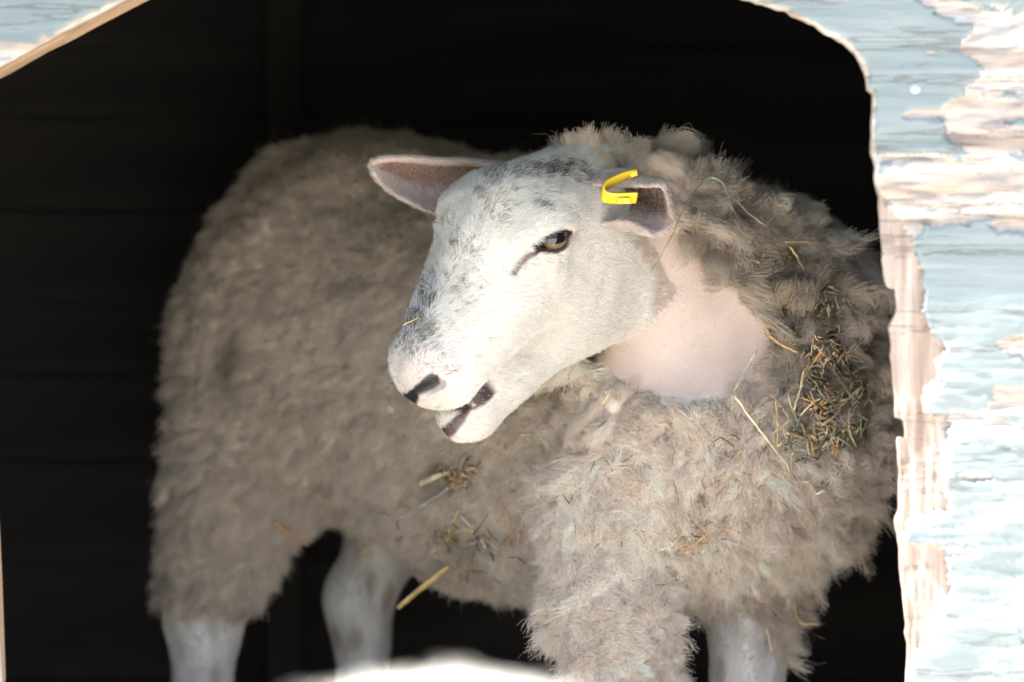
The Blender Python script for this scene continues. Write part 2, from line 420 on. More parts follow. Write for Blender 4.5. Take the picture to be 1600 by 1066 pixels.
# ------------------------------------------------------------------ materials
def new_mat(name):
    m = bpy.data.materials.new(name); m.use_nodes = True; t = m.node_tree; t.nodes.clear()
    o = t.nodes.new('ShaderNodeOutputMaterial'); return m, t, o
def nd(t, kind, **kw):
    n_ = t.nodes.new('ShaderNode'+kind)
    for k_, v in kw.items():
        if k_ in n_.inputs: n_.inputs[k_].default_value = v
        else: setattr(n_, k_, v)
    return n_
def hair_mat(name, transl=.25, spec=.0):
    m, t, o = new_mat(name)
    at = nd(t, 'Attribute', attribute_name='tint')
    df = nd(t, 'BsdfDiffuse'); tr = nd(t, 'BsdfTranslucent'); mx = nd(t, 'MixShader', Fac=transl)
    t.links.new(at.outputs['Color'], df.inputs['Color']); t.links.new(at.outputs['Color'], tr.inputs['Color'])
    t.links.new(df.outputs[0], mx.inputs[1]); t.links.new(tr.outputs[0], mx.inputs[2])
    t.links.new(mx.outputs[0], o.inputs['Surface'])
    return m
m_skin, t, o = new_mat('sheep_skin')
pb = nd(t, 'BsdfPrincipled', Roughness=.55); at = nd(t, 'Attribute', attribute_name='tint')
ns = nd(t, 'TexNoise', Scale=900.0, Detail=3.0); bp = nd(t, 'Bump', Strength=.25, Distance=.001)
t.links.new(ns.outputs[0], bp.inputs['Height']); t.links.new(bp.outputs[0], pb.inputs['Normal'])
t.links.new(at.outputs['Color'], pb.inputs['Base Color']); t.links.new(pb.outputs[0], o.inputs[0])
pb.inputs['Subsurface Weight'].default_value = .15; pb.inputs['Subsurface Radius'].default_value = (.01, .004, .002); pb.inputs['Subsurface Scale'].default_value = .5
m_wool = hair_mat('wool_fibre', .3); m_fur = hair_mat('short_hair', .25)

body_me = mesh_from('sheep', V, Fq)
ca = body_me.attributes.new('tint', 'FLOAT_COLOR', 'POINT')
ca.data.foreach_set('color', np.concatenate([vc, np.ones((len(V), 1))], 1).astype(np.float32).ravel())
sheep = put('sheep', body_me, None, m_skin)
tag(sheep, 'white-faced sheep in grey-cream fleece standing in the dark shed, head turned left', 'sheep')

# ------------------------------------------------------------------ fleece and short hair
def sample(n, wt, seed):
    """points on the animal's surface, with weight wt per vertex"""
    g = np.random.default_rng(seed)
    T = np.concatenate([Fq[:, [0, 1, 2]], Fq[:, [0, 2, 3]]])
    ar = .5*np.linalg.norm(np.cross(V[T[:, 1]]-V[T[:, 0]], V[T[:, 2]]-V[T[:, 0]]), axis=1)*wt[T].mean(1)
    cs = np.cumsum(ar); k_ = np.searchsorted(cs, g.random(n)*cs[-1])
    a_ = g.random(n); b_ = g.random(n); fl_ = a_+b_ > 1; a_[fl_] = 1-a_[fl_]; b_[fl_] = 1-b_[fl_]
    W_ = np.stack([1-a_-b_, a_, b_], 1); t3 = T[k_]
    f = lambda arr: (arr[t3]*(W_[..., None] if arr.ndim == 2 else W_)).sum(1)
    n3 = f(N); n3 /= np.linalg.norm(n3, axis=1, keepdims=True)+1e-9
    return f(V), n3, f
def tangent(n, d):
    t_ = d-(n*d).sum(1, keepdims=True)*n
    return t_/(np.linalg.norm(t_, axis=1, keepdims=True)+1e-9)
def strands(name, pts, rad, tint, mat, parent):
    n, k_, _ = pts.shape
    hc = bpy.data.hair_curves.new(name)
    hc.add_curves([k_]*n)
    hc.attributes['position'].data.foreach_set('vector', pts.astype(np.float32).ravel()) if 'position' in hc.attributes else hc.position_data.foreach_set('vector', pts.astype(np.float32).ravel())
    ra = hc.attributes.get('radius') or hc.attributes.new('radius', 'FLOAT', 'POINT')
    ra.data.foreach_set('value', rad.astype(np.float32).ravel())
    ta = hc.attributes.new('tint', 'FLOAT_COLOR', 'CURVE')
    ta.data.foreach_set('color', np.concatenate([tint, np.ones((n, 1))], 1).astype(np.float32).ravel())
    return put(name, hc, parent, mat)
from mathutils.kdtree import KDTree
face_cam = ss(.5, -.1, N[:, 1])

# where the fleece is long, dirty, curly
def fleece(p):
    X, Y = pix(p)
    ruff = ss(190, 60, poly_dist(X, Y, NECK))*(p[:, 1] < .16)*ss(720, 560, Y)
    chest = ss(780, 900, X)*(p[:, 1] < .4)
    return ruff, chest
def wool_shape(p, n, g):
    ruff, chest = fleece(p)
    legz = ss(.44, .34, p[:, 2])
    down = np.array([0, 0, -1.])
    rear = -ax_a
    comb = down[None]*(.75+.0*chest[:, None])+rear[None]*(.65*(1-chest[:, None]))+g.normal(0, .30, p.shape)
    comb += np.stack([vnoise(p, 14, 21+q) for q in range(3)], 1)*1.0
    comb += np.stack([vnoise(p, 45, 25+q) for q in range(3)], 1)*.6
    # the ruff falls outwards from the bare throat
    out_ = p-P(1080, 490, -.02); comb += ruff[:, None]*out_/(np.linalg.norm(out_, axis=1, keepdims=True)+1e-9)*.6
    t_ = tangent(n, comb)
    thigh = ss(-.12, -.22, p[:, 0])*ss(.62, .50, p[:, 2])
    lean = 1.15-.35*chest-.20*thigh+.05*ruff+.22*vnoise(p, 30, 31)+.40*np.clip(n[:, 2], 0, 1)
    d = n*np.cos(lean)[:, None]+t_*np.sin(lean)[:, None]
    poll = ss(.16, .07, np.linalg.norm(p-H2W((-.02, 0, .0)), axis=1))
    edge = ss(0, 55, poly_dist(*pix(p), NECK))
    L = (.0135+.006*thigh+.012*chest+.014*ruff)*(1-.2*legz)*(1-.5*poll)*(1+.35*vnoise(p, 22, 33)+g.normal(0, .15, len(p)))
    return d, t_, L, ruff, chest
def make_wool(n_clump, n_str, seed):
    g = np.random.default_rng(seed)
    wt = wool_m*(.22+.78*face_cam)
    cp, cn, _ = sample(n_clump, wt, seed+1)
    # thin the clumps of the ruff so that the locks there are wider
    ruff, chest = fleece(cp); keep = g.random(n_clump) > .80*ruff+.25*chest*(1-ruff)
    cp, cn = cp[keep], cn[keep]; nc = len(cp)
    cd, ct, cL, ruff, chest = wool_shape(cp, cn, g)
    cb = np.cross(cn, ct); ph = g.random(nc)*6.28; fq = g.uniform(1.2, 2.6, nc); amp = (.0022+.0078*ruff+.0022*chest)*g.uniform(.4, 1.5, nc)
    kd = KDTree(nc)
    for i_, v in enumerate(cp): kd.insert(v, i_)
    kd.balance()
    bp_, bn_, _ = sample(7000, wt, seed+3)
    rb_, cb_ = fleece(bp_); kp = g.random(len(bp_)) > .60*rb_+.25*cb_*(1-rb_); bp_, bn_ = bp_[kp], bn_[kp]
    btl = g.normal(0, .24, bp_.shape); kb = KDTree(len(bp_))
    for i_, v in enumerate(bp_): kb.insert(v, i_)
    kb.balance()
    near = [kb.find_n(v, 2) for v in cp]
    bi = np.array([q[0][1] for q in near]); d1 = np.array([q[0][2] for q in near]); d2 = np.array([q[1][2] for q in near])
    core = np.clip((d2-d1)/(d2+d1+1e-9), 0, 1)           # 0 on the cleft between two locks, 1 in the middle of one
    amt = np.clip(.35+.5*chest+.6*ruff+.5*ss(-.12, -.22, cp[:, 0]), 0, 1)
    cL = cL*(1-(.42+.22*ruff)*amt+(.62+.32*ruff)*amt*ss(0, .55, core)); cd = cd+btl[bi]*(.35+.65*amt)[:, None]; cd /= np.linalg.norm(cd, axis=1, keepdims=True)
    ctip = (bp_[bi]-cp)*(.38+.30*ruff)[:, None]
    sp, sn, _ = sample(n_str, wt, seed+2)
    ci = np.fromiter((kd.find(v)[1] for v in sp), np.int64, n_str)
    K = 6; s_ = np.linspace(0, 1, K)[None, :, None]
    fly = (g.random(n_str) < .035)
    Ls = cL[ci]*g.uniform(.55, 1.1, n_str)
    def shape(d, L, b_, nn, amp_, ph_, fq_):
        w = 2*np.pi*(fq_[:, None, None]*s_)+ph_[:, None, None]
        c = d[:, None]*(L[:, None, None]*s_)
        c = c+b_[:, None]*(amp_[:, None, None]*np.sin(w)*s_**.7)+nn[:, None]*(amp_[:, None, None]*np.cos(w)*s_**.7)
        c[..., 2] -= (.22*L)[:, None]*(s_[..., 0]**2)
        return c
    ph_i = ph[ci]+g.normal(0, .5, n_str)
    base_c = shape(cd[ci], Ls, cb[ci], cn[ci], amp[ci], ph_i, fq[ci])
    own = cp[ci]-sp
    cl_ = (.78+.06*ruff-.08*chest)[ci]
    kk = (cl_[:, None, None]*np.sin(s_*np.pi*.62))*np.where(fly, .2, 1)[:, None, None]
    pts = sp[:, None]+base_c+own[:, None]*kk+ctip[ci][:, None]*(s_**1.3)
    fr = g.normal(0, 1, (n_str, 1, 3))*.0034*s_+g.normal(0, 1, (n_str, K, 3))*.0009*s_**.5
    fr = fr*np.where(fly, 2.0, 1)[:, None, None]
    pts = pts+fr
    pts[:, 0] -= sn*.003
    rad = np.broadcast_to((.00022-.00012*s_[..., 0]), (n_str, K)).copy()
    rad *= np.where(fly, .6, 1)[:, None]
    # fibre colour: cream, greyer where weathered, with dirty patches; trunk and ruff also carry painted shade
    X, Y = pix(sp)
    cv = ((1+.08*g.normal(0, 1, nc))*(1+.06*g.normal(0, 1, len(bp_)))[bi])[ci]*(1+.06*g.normal(0, 1, n_str))
    base = np.array([.92, .795, .70])
    tint = np.tile(base, (n_str, 1))
    dusty_shade = 1-ss(700, 960, X+60*vnoise(sp, 10, 46))*(sp[:, 1] < .4)   # trunk fleece weathered, and darkened in place of light falloff; breast clean
    tint += (np.array([.60, .51, .43])-tint)*(.68*dusty_shade)[:, None]
    yel = np.clip(.5+.7*vnoise(sp, 9, 41), 0, 1)*.45
    tint += (np.array([.58, .46, .31])-tint)*(yel*(.4+.6*ruff[ci]))[:, None]
    dirt_shade = ruff[ci]*ss(1010, 1120, X+.35*(Y-400))*ss(700, 520, Y)  # dirt on the ruff, mixed with shade painted into the tint
    tint += (np.array([.44, .345, .25])-tint)*(dirt_shade*np.clip(.62+.5*vnoise(sp, 30, 45), 0, 1))[:, None]
    dirt = np.zeros(n_str)
    for (x, y, rx, ry, w) in ((1290, 590, 60, 110, .9), (1235, 440, 70, 45, .6), (1150, 380, 60, 50, .4), (1215, 520, 26, 20, .6), (720, 740, 45, 28, .6), (740, 840, 70, 30, .35), (370, 560, 28, 60, .45), (560, 880, 120, 30, .25), (1180, 930, 70, 30, .35), (1330, 700, 70, 110, .3)):
        dirt = np.maximum(dirt, w*ss(1.3, .3, np.hypot((X-x)/rx, (Y-y)/ry)+.5*vnoise(sp, 60, 43)))
    dirt *= (sn[:, 1] < .3)
    dirt = np.clip(dirt+.25*np.clip(vnoise(sp, 26, 44)-.25, 0, 1), 0, 1)
    tint += (np.array([.16, .13, .095])-tint)*dirt[:, None]
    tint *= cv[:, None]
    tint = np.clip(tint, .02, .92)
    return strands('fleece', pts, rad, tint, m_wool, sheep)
def make_fur(n_str, seed):
    g = np.random.default_rng(seed)
    wt = np.clip(head_m*(1-ss(.1, .75, bare_w)*.97)+.03*neck_m+.55*shank_m, 0, 1)*(.15+.85*face_cam)*(1-.25*shank_m)
    p, n, f = sample(n_str, wt, seed)
    hd, nk, sk = f(head_m), f(neck_m)*(1-f(head_m)), f(shank_m)
    er = f(part_ear)
    q = W2H(p)
    flow = -hf[None]*1.0+np.array([0, 0, -.55])[None]+hl[None]*(np.clip(q[:, 1]/.04, -1, 1)*.35)[:, None]
    flow = np.where((er > .5)[:, None], p-H2W((.02, 0, .0)), flow)
    flow = np.where((sk > .5)[:, None], np.array([[0, 0, -1.]]), flow)
    flow = np.where((nk > .5)[:, None], np.array([[.6, .3, -.7]]), flow)
    flow = flow/(np.linalg.norm(flow, axis=1, keepdims=True)+1e-9)*np.where(nk > .5, 6, 1)[:, None]+np.stack([vnoise(p, 50, 60+k_) for k_ in range(3)], 1)*.35+np.stack([vnoise(p, 150, 64+k_) for k_ in range(3)], 1)*.5+g.normal(0, .2, p.shape)
    t_ = tangent(n, flow)
    lean = 1.22+g.normal(0, .13, n_str)
    L = (.0070+.002*vnoise(p, 25, 66))*g.uniform(.6, 1.2, n_str)*np.where(nk > .5, .55, 1)*np.where(er > .5, .75, 1)
    bw = f(bare_w); L *= (1-.45*bw)*(1-.5*ss(.06, .03, np.linalg.norm(q-np.array([.28, .012, -.04]), axis=1)))
    K = 4; s_ = np.linspace(0, 1, K)[None, :, None]
    d = n*np.cos(lean)[:, None]+t_*np.sin(lean)[:, None]
    pts = p[:, None]+d[:, None]*(L[:, None, None]*s_)-n[:, None]*(L[:, None, None]*.18*s_**2)+g.normal(0, .0004, (n_str, K, 3))*s_
    pts[:, 0] -= n*.0008
    rad = np.broadcast_to((.00017-.00012*s_[..., 0]), (n_str, K)).copy()
    hcol = f(hair_c); dk = f(dark_w)
    spk = ss(.15, .55, vnoise(p, 330, 75))*ss(.05, .02, np.abs(q[:, 1]+.01))*ss(.14, .19, q[:, 0])*ss(.0, .01, q[:, 2]+.02)*.5
    isd = g.random(n_str) < np.maximum(dk*.85, spk)
    tint = np.where(isd[:, None], np.array([[.135, .115, .10]])*g.uniform(.7, 2.0, (n_str, 1)), hcol*g.uniform(.78, 1.06, (n_str, 1)))
    
    Xf, Yf = pix(p); nt_ = ss(6, -60, poly_dist(Xf, Yf, NECK)+10*vnoise(p, 60, 72))*(1-er)*ss(-4, 16, Xf-np.interp(Yf, [380, 430, 480, 520, 558, 575], [985, 1006, 1012, 998, 958, 930])+6*vnoise(p, 90, 73))*(p[:, 1] < .09)
    tint = tint+(np.array([[.58, .47, .42]])*g.uniform(.9, 1.05, (n_str, 1))-tint)*(nt_*.9)[:, None]
    grey = np.clip(.5+.9*vnoise(p, 35, 71), 0, 1)
    tint = np.where((sk > .5)[:, None], (np.array([[.88, .82, .77]])*(1-.32*grey[:, None]))*(1-(np.array([[.45, .58, .70]])*(ss(.25, .6, vnoise(p*[1, 1, .5], 60, 19))*.6)[:, None])), tint)
    return strands('short_hair', pts, rad, np.clip(tint, .01, .9), m_fur, sheep)
if True:
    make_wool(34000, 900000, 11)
    make_fur(240000, 12)

# ------------------------------------------------------------------ eyes
m_eye, t, o = new_mat('eye')
tc = nd(t, 'TexCoord'); sx = nd(t, 'SeparateXYZ'); t.links.new(tc.outputs['Object'], sx.inputs[0])
pb = nd(t, 'BsdfPrincipled', Roughness=.06); pb.inputs['IOR'].default_value = 1.45; pb.inputs['Coat Weight'].default_value = 0.0; pb.inputs['Coat Roughness'].default_value = .03
def math_(t, op, a, b=None):
    n_ = t.nodes.new('ShaderNodeMath'); n_.operation = op
    for i_, v in enumerate((a, b)):
        if v is None: continue
        if isinstance(v, (int, float)): n_.inputs[i_].default_value = v
        else: t.links.new(v, n_.inputs[i_])
    return n_.outputs[0]
def ramp(t, fac, stops, interp='LINEAR'):
    n_ = t.nodes.new('ShaderNodeValToRGB'); n_.color_ramp.interpolation = interp
    e = n_.color_ramp.elements
    while len(e) < len(stops): e.new(.5)
    for el, (p_, c) in zip(e, stops): el.position = p_; el.color = (*c, 1)
    t.links.new(fac, n_.inputs[0]); return n_.outputs[0]
rr = math_(t, 'SQRT', math_(t, 'ADD', math_(t, 'POWER', sx.outputs[0], 2.0), math_(t, 'POWER', sx.outputs[1], 2.0)))
iris = ramp(t, math_(t, 'MULTIPLY', rr, 60.0), [(0, (.12, .08, .05)), (.50, (.19, .12, .065)), (.68, (.11, .065, .04)), (.76, (.012, .01, .009)), (.90, (.02, .015, .013)), (.97, (.22, .18, .16))])
pu = math_(t, 'ADD', math_(t, 'POWER', math_(t, 'DIVIDE', sx.outputs[0], .0115), 4.0), math_(t, 'POWER', math_(t, 'DIVIDE', math_(t, 'SUBTRACT', sx.outputs[1], .0042), .0066), 4.0))
pm = math_(t, 'LESS_THAN', pu, 1.0)
mx = nd(t, 'MixRGB'); t.links.new(pm, mx.inputs[0]); t.links.new(iris, mx.inputs[1]); mx.inputs[2].default_value = (.008, .008, .01, 1)
t.links.new(mx.outputs[0], pb.inputs['Base Color']); t.links.new(pb.outputs[0], o.inputs[0])
def uv_sphere(nu, nv, fn):
    th = np.linspace(0, np.pi, nv+1); ph = np.linspace(0, 2*np.pi, nu, endpoint=False)
    vs = [fn(0, 0)]; 
    for a_ in th[1:-1]: vs += [fn(a_, b_) for b_ in ph]
    vs.append(fn(np.pi, 0))
    fs = [(0, 1+i_, 1+(i_+1) % nu) for i_ in range(nu)]
    for r_ in range(nv-2):
        for i_ in range(nu):
            a_ = 1+r_*nu+i_; b_ = 1+r_*nu+(i_+1) % nu; fs.append((a_, a_+nu, b_+nu, b_))
    L_ = len(vs)-1; s0 = 1+(nv-2)*nu
    fs += [(s0+i_, L_, s0+(i_+1) % nu) for i_ in range(nu)]
    me = bpy.data.meshes.new('m'); me.from_pydata([tuple(v) for v in vs], [], fs); me.update()
    me.polygons.foreach_set('use_smooth', np.ones(len(fs), bool)); return me
ball = uv_sphere(40, 24, lambda a_, b_: np.array([math.sin(a_)*math.cos(b_), math.sin(a_)*math.sin(b_), math.cos(a_)])*(.0185 if a_ > .75 else .0185+.0016*(1-(a_/.75)**2)))
for sd in (1, -1):
    m = np.array([1, sd, 1.])
    e = put('eye', ball, sheep, m_eye if sd == 1 else None)
    z_ = (EN*m)@HM; y_ = (EB*m)@HM; x_ = np.cross(y_, z_)
    M = Matrix(np.stack([x_, y_, z_], 1).tolist()).to_4x4(); M.translation = Vector(H2W((EYE-EN*.0068)*m))
    e.matrix_world = M

# ------------------------------------------------------------------ ear tag: a yellow loop pinched over the ear's upper edge
def plain(name, c, rough=.6, bump=0., scale=60., var=.0, stretch=(1, 1, 1)):
    m, t, o = new_mat(name)
    pb = nd(t, 'BsdfPrincipled', Roughness=rough)
    tc = nd(t, 'TexCoord'); mp = nd(t, 'Mapping'); mp.inputs['Scale'].default_value = stretch
    ns = nd(t, 'TexNoise', Scale=scale, Detail=6.0); t.links.new(tc.outputs['Object'], mp.inputs[0]); t.links.new(mp.outputs[0], ns.inputs[0])
    t.links.new(ramp(t, ns.outputs[0], [(.3, tuple(v*(1-var) for v in c)), (.7, tuple(min(.9, v*(1+var)) for v in c))]), pb.inputs['Base Color'])
    if bump:
        b_ = nd(t, 'Bump', Strength=1.0, Distance=bump); t.links.new(ns.outputs[0], b_.inputs['Height']); t.links.new(b_.outputs[0], pb.inputs['Normal'])
    t.links.new(pb.outputs[0], o.inputs[0]); return m
m_tag = plain('yellow_plastic', (.72, .50, .03), .35, 0, 80, .12)
def sweep(path, wdir, w, th, closed=False):
    """a band of width w along wdir and thickness th swept along path"""
    path = np.asarray(path, float); n = len(path)
    tg = np.gradient(path, axis=0); tg /= np.linalg.norm(tg, axis=1, keepdims=True)
    wv = np.asarray(wdir, float); wv = wv if wv.ndim == 2 else np.tile(wv, (n, 1))
    wv = wv-(wv*tg).sum(1, keepdims=True)*tg; wv /= np.linalg.norm(wv, axis=1, keepdims=True)+1e-9
    nv = np.cross(tg, wv)
    w = np.broadcast_to(w, n)[:, None]*.5; th = np.broadcast_to(th, n)[:, None]*.5
    prof = [(1, .55), (.75, 1), (-.75, 1), (-1, .55), (-1, -.55), (-.75, -1), (.75, -1), (1, -.55)]; k_ = len(prof)
    Vv = np.stack([path+wv*w*a_+nv*th*b_ for a_, b_ in prof], 1).reshape(-1, 3)
    fs = [(i_*k_+j, i_*k_+(j+1) % k_, (i_+1)*k_+(j+1) % k_, (i_+1)*k_+j) for i_ in range(n-1) for j in range(k_)]
    fs += [tuple(range(k_-1, -1, -1)), tuple((n-1)*k_+j for j in range(k_))]
    return [tuple(v) for v in Vv], fs
def pymesh(name, vs, fs, sm=True):
    me = bpy.data.meshes.new(name); me.from_pydata([tuple(v) for v in vs], [], fs); me.update()
    if sm: me.polygons.foreach_set('use_smooth', np.ones(len(fs), bool))
    return me
tag_path = catmull([P(993, 273, -.168), P(975, 277, -.174), P(958, 284, -.181), P(947, 290, -.187), P(942, 298, -.191), P(945, 307, -.193), P(958, 310, -.192), P(976, 310, -.190), P(995, 309, -.188)], 48)
vs, fs = sweep(tag_path, np.array([.15, -.75, .65]), .0145, .0028)
ear_tag = put('ear_tag', pymesh('ear_tag', vs, fs), sheep, m_tag)
def box(name, c, h, M=None, bev=.15):
    """bevelled block, half sizes h, rows of M its axes"""
    c = np.asarray(c, float); h = np.asarray(h, float); b_ = bev*min(h)
    bm = bmesh.new(); bmesh.ops.create_cube(bm, size=2)
    for v in bm.verts: v.co = Vector(np.array(v.co)*h)
    bmesh.ops.bevel(bm, geom=list(bm.edges), offset=b_, segments=2, affect='EDGES', profile=.5)
    M = np.eye(3) if M is None else M
    for v in bm.verts: v.co = Vector(c+np.array(v.co)@M)
    me = bpy.data.meshes.new(name); bm.to_mesh(me); bm.free(); return me
put('tag_stud', box('tag_stud', P(974, 314, -.193), (.006, .003, .0028)), ear_tag, m_tag)
put('tag_catch', box('tag_catch', P(990, 273, -.171), (.0035, .0045, .0022), np.array([[.93, 0, .36], [0, 1, 0], [-.36, 0, .93]])), ear_tag, m_tag)

# ------------------------------------------------------------------ shed
shed = bpy.data.objects.new('shed', None); col.objects.link(shed); shed.location = (0, -.5, 0)
tag(shed, 'small wooden sheep shed with peeling pale blue plywood front and dark open doorway', 'shed')
def child(name, me, mat):
    o_ = put(name, me, shed, mat); o_.matrix_parent_inverse = Matrix.Translation((0, .5, 0)); return o_
YF = -.5
# front panel: a sheet of weathered plywood round the doorway; the edge follows the rotted outline
RIGHT = [(1100, -22), (1165, 0), (1230, 18), (1290, 50), (1335, 85), (1352, 112), (1357, 140), (1364, 150), (1361, 200), (1362, 240), (1367, 262), (1371, 300), (1377, 380), (1383, 440), (1386, 447), (1399, 449), (1401, 480), (1397, 495), (1391, 512), (1394, 560), (1397, 645), (1399, 653), (1413, 656), (1415, 681), (1403, 686), (1405, 760), (1404, 800), (1399, 816), (1404, 850), (1409, 900), (1416, 980), (1418, 1066), (1420, 1250), (1418, 1560)]
TOPL = [(-40, 1560), (-24, 1250), (-10, 1066), (-16, 900), (-26, 700), (-34, 400), (-34, 135), (0, 104), (95, 52), (195, 0), (260, -34), (420, -60), (760, -66), (980, -50)]
outline = np.array(TOPL+RIGHT, float)
def resample(pl, step):
    seg = np.linalg.norm(np.diff(pl, axis=0), axis=1); c = np.concatenate([[0], np.cumsum(seg)])
    t = np.arange(0, c[-1], step); return np.stack([np.interp(t, c, pl[:, q]) for q in range(2)], 1)
ol = resample(outline, 4.0)
jit = np.stack([vnoise(np.c_[ol, ol[:, :1]*0], .06, 81), vnoise(np.c_[ol, ol[:, :1]*0], .09, 82)], 1)
rightw = ss(1050, 1250, ol[:, 0])[:, None]
ol = ol+jit*(rightw*3.0+.6)
ctr = np.array([780., 620.])
EXT = np.array([-1400., -900., 3050., 1560.])           # panel bounds in the same units
def to_border(p):
    d = p-ctr; ts = []
    tx = np.where(d[:, 0] > 0, (EXT[2]-ctr[0])/np.where(d[:, 0] == 0, 1e-9, d[:, 0]), (EXT[0]-ctr[0])/np.where(d[:, 0] == 0, 1e-9, d[:, 0]))
    ty = np.where(d[:, 1] > 0, (EXT[3]-ctr[1])/np.where(d[:, 1] == 0, 1e-9, d[:, 1]), (EXT[1]-ctr[1])/np.where(d[:, 1] == 0, 1e-9, d[:, 1]))
    return ctr+d*np.minimum(np.abs(tx), np.abs(ty))[:, None]
ob = to_border(ol)
offs = np.concatenate([np.arange(0, 260, 3.5), [290, 340, 420]])
rows = []
dl = np.linalg.norm(ob-ol, axis=1)
dirn = (ob-ol)/dl[:, None]
for q in offs: rows.append(ol+dirn*np.minimum(q, dl*.9)[:, None])
for fr_ in np.linspace(0, 1, 46)[1:-1]: rows.append(ol+dirn*(np.minimum(420, dl*.9)*(1-fr_)+dl*fr_)[:, None])
rows.append(ob)
RW = np.stack(rows, 1)                                  # (n, m, 2) in panel pixels
n_, m_ = RW.shape[:2]
X = RW[..., 0].ravel(); Y = RW[..., 1].ravel()
VENEER = [(1369, 290), (1384, 325), (1412, 352), (1428, 392), (1442, 440), (1446, 500), (1472, 545), (1466, 592), (1444, 604), (1450, 648), (1474, 656), (1480, 690), (1474, 760), (1482, 800), (1420, 812), (1418, 846), (1470, 856), (1484, 885), (1482, 930), (1464, 968), (1446, 1000), (1424, 1030), (1410, 1066), (1300, 1066), (1300, 290)]
p3 = np.c_[X, Y, X*0]
wob = vnoise(p3, .05, 91)*6+vnoise(p3*[1, 2.2, 1], .12, 92)*4
ply = ss(1.5, -1.5, poly_dist(X, Y, VENEER)+wob)
# paint has flaked off in long horizontal tongues
g1 = vnoise(p3*[.42, 1.5, 1], .016, 93)+.6*vnoise(p3*[.35, 1.6, 1], .045, 94)+.35*vnoise(p3*[.4, 2.2, 1], .12, 95)
bare_reg = np.zeros(len(X))
for (x, y, rx, ry, w) in ((1570, 60, 70, 60, 1.3), (1500, 25, 70, 20, .9), (1560, 200, 90, 110, 1.2), (1440, 250, 80, 16, .9), (1480, 300, 130, 50, 1.3), (1590, 330, 60, 50, 1.0), (1400, 360, 40, 60, 1.2), (1570, 640, 60, 60, .9), (1500, 630, 30, 40, .6), (1440, 180, 60, 9, .7), (1520, 745, 40, 10, .9), (1440, 805, 70, 14, 1.1), (1500, 860, 40, 10, .8), (1590, 545, 40, 30, .9), (60, 80, 110, 16, .6), (20, 100, 60, 14, 1.0)):
    bare_reg = np.maximum(bare_reg, w*ss(1.35, .4, np.hypot((X-x)/rx, (Y-y)/ry)))
bare_p = ss(.25, .42, g1*.62+bare_reg-.28)
bare_p = np.maximum(bare_p, ss(10, 3, np.abs(np.repeat(0, len(X))+np.tile(np.concatenate([offs, [999]*45]), n_)+vnoise(p3, .08, 96)*5))*.9*np.repeat((rightw[:, 0] > .5) | (ol[:, 1] < 130), m_))
grain_h = vnoise(p3*[.12, 1.0, 1], .16, 97)*.5+vnoise(p3*[.10, 1.0, 1], .34, 98)*.35
grain_v = vnoise(p3*[1.0, .10, 1], .22, 99)*.6
hgt = (1-ply)*(.0050+.0014*(1-bare_p)+grain_h*.0020*(.5+bare_p)-.0032*bare_p*np.clip(.3+vnoise(p3*[.5, 1.4, 1], .05, 100), 0, 1))+ply*grain_v*.0012
hgt += .0018*vnoise(p3, .012, 101)
D_ = YF-CAM[1]
Vp = np.stack([(X-800)/6400*D_, YF-hgt, CAM[2]-(Y-533)/6400*D_], 1)
vid = np.arange(n_*m_).reshape(n_, m_)
fq = np.stack([vid[:-1, :-1], vid[:-1, 1:], vid[1:, 1:], vid[1:, :-1]], -1).reshape(-1, 4)
back = Vp.copy(); back[:, 1] = YF+.015
bq = fq[:, ::-1]+n_*m_
rim_i = np.stack([vid[:-1, 0], vid[1:, 0], vid[1:, 0]+n_*m_, vid[:-1, 0]+n_*m_], 1)
rim_o = np.stack([vid[1:, -1], vid[:-1, -1], vid[:-1, -1]+n_*m_, vid[1:, -1]+n_*m_], 1)
pm = mesh_from('front_panel', np.concatenate([Vp, back]), np.concatenate([fq, bq, rim_i, rim_o]), False)
mk = np.stack([bare_p, ply, np.clip(.5+.5*vnoise(p3, .02, 102), 0, 1), np.ones(len(X))], 1)
mk = np.concatenate([mk, mk*[0, 1, 1, 1]+[1, 0, 0, 0]])
pm.attributes.new('wear', 'FLOAT_COLOR', 'POINT').data.foreach_set('color', mk.astype(np.float32).ravel())
m_panel, t, o = new_mat('peeling_painted_plywood')
pb = nd(t, 'BsdfPrincipled', Roughness=.75)
at = nd(t, 'Attribute', attribute_name='wear'); sc_ = nd(t, 'SeparateColor'); t.links.new(at.outputs['Color'], sc_.inputs[0])
tc = nd(t, 'TexCoord')
def stretched(scale, st, det=5.0, rough=.6):
    mp = nd(t, 'Mapping'); mp.inputs['Scale'].default_value = st; t.links.new(tc.outputs['Object'], mp.inputs[0])
    n1 = nd(t, 'TexNoise', Scale=scale, Detail=det, Roughness=rough); t.links.new(mp.outputs[0], n1.inputs[0]); return n1.outputs[0]
gh = stretched(55, (.09, 1, 1)); gv = stretched(70, (1, 1, .08)); blot = stretched(9, (.6, 1, 1.6))
paint = ramp(t, gh, [(.24, (.08, .105, .11)), (.42, (.138, .166, .166)), (.75, (.19, .208, .208))])
wood = ramp(t, gh, [(.26, (.11, .07, .05)), (.40, (.25, .195, .155)), (.60, (.35, .315, .285))])
wood2 = ramp(t, gv, [(.28, (.11, .07, .052)), (.5, (.225, .165, .13)), (.7, (.33, .285, .25))])
def mixn(f, a_, b_):
    n1 = nd(t, 'MixRGB'); t.links.new(f, n1.inputs[0])
    for k_, v in ((1, a_), (2, b_)):
        if isinstance(v, tuple): n1.inputs[k_].default_value = (*v, 1)
        else: t.links.new(v, n1.inputs[k_])
    return n1.outputs[0]
fine_ = stretched(210, (.22, 1, 1), 6.0, .7); crk = stretched(38, (.05, 1, 1), 7.0, .65)
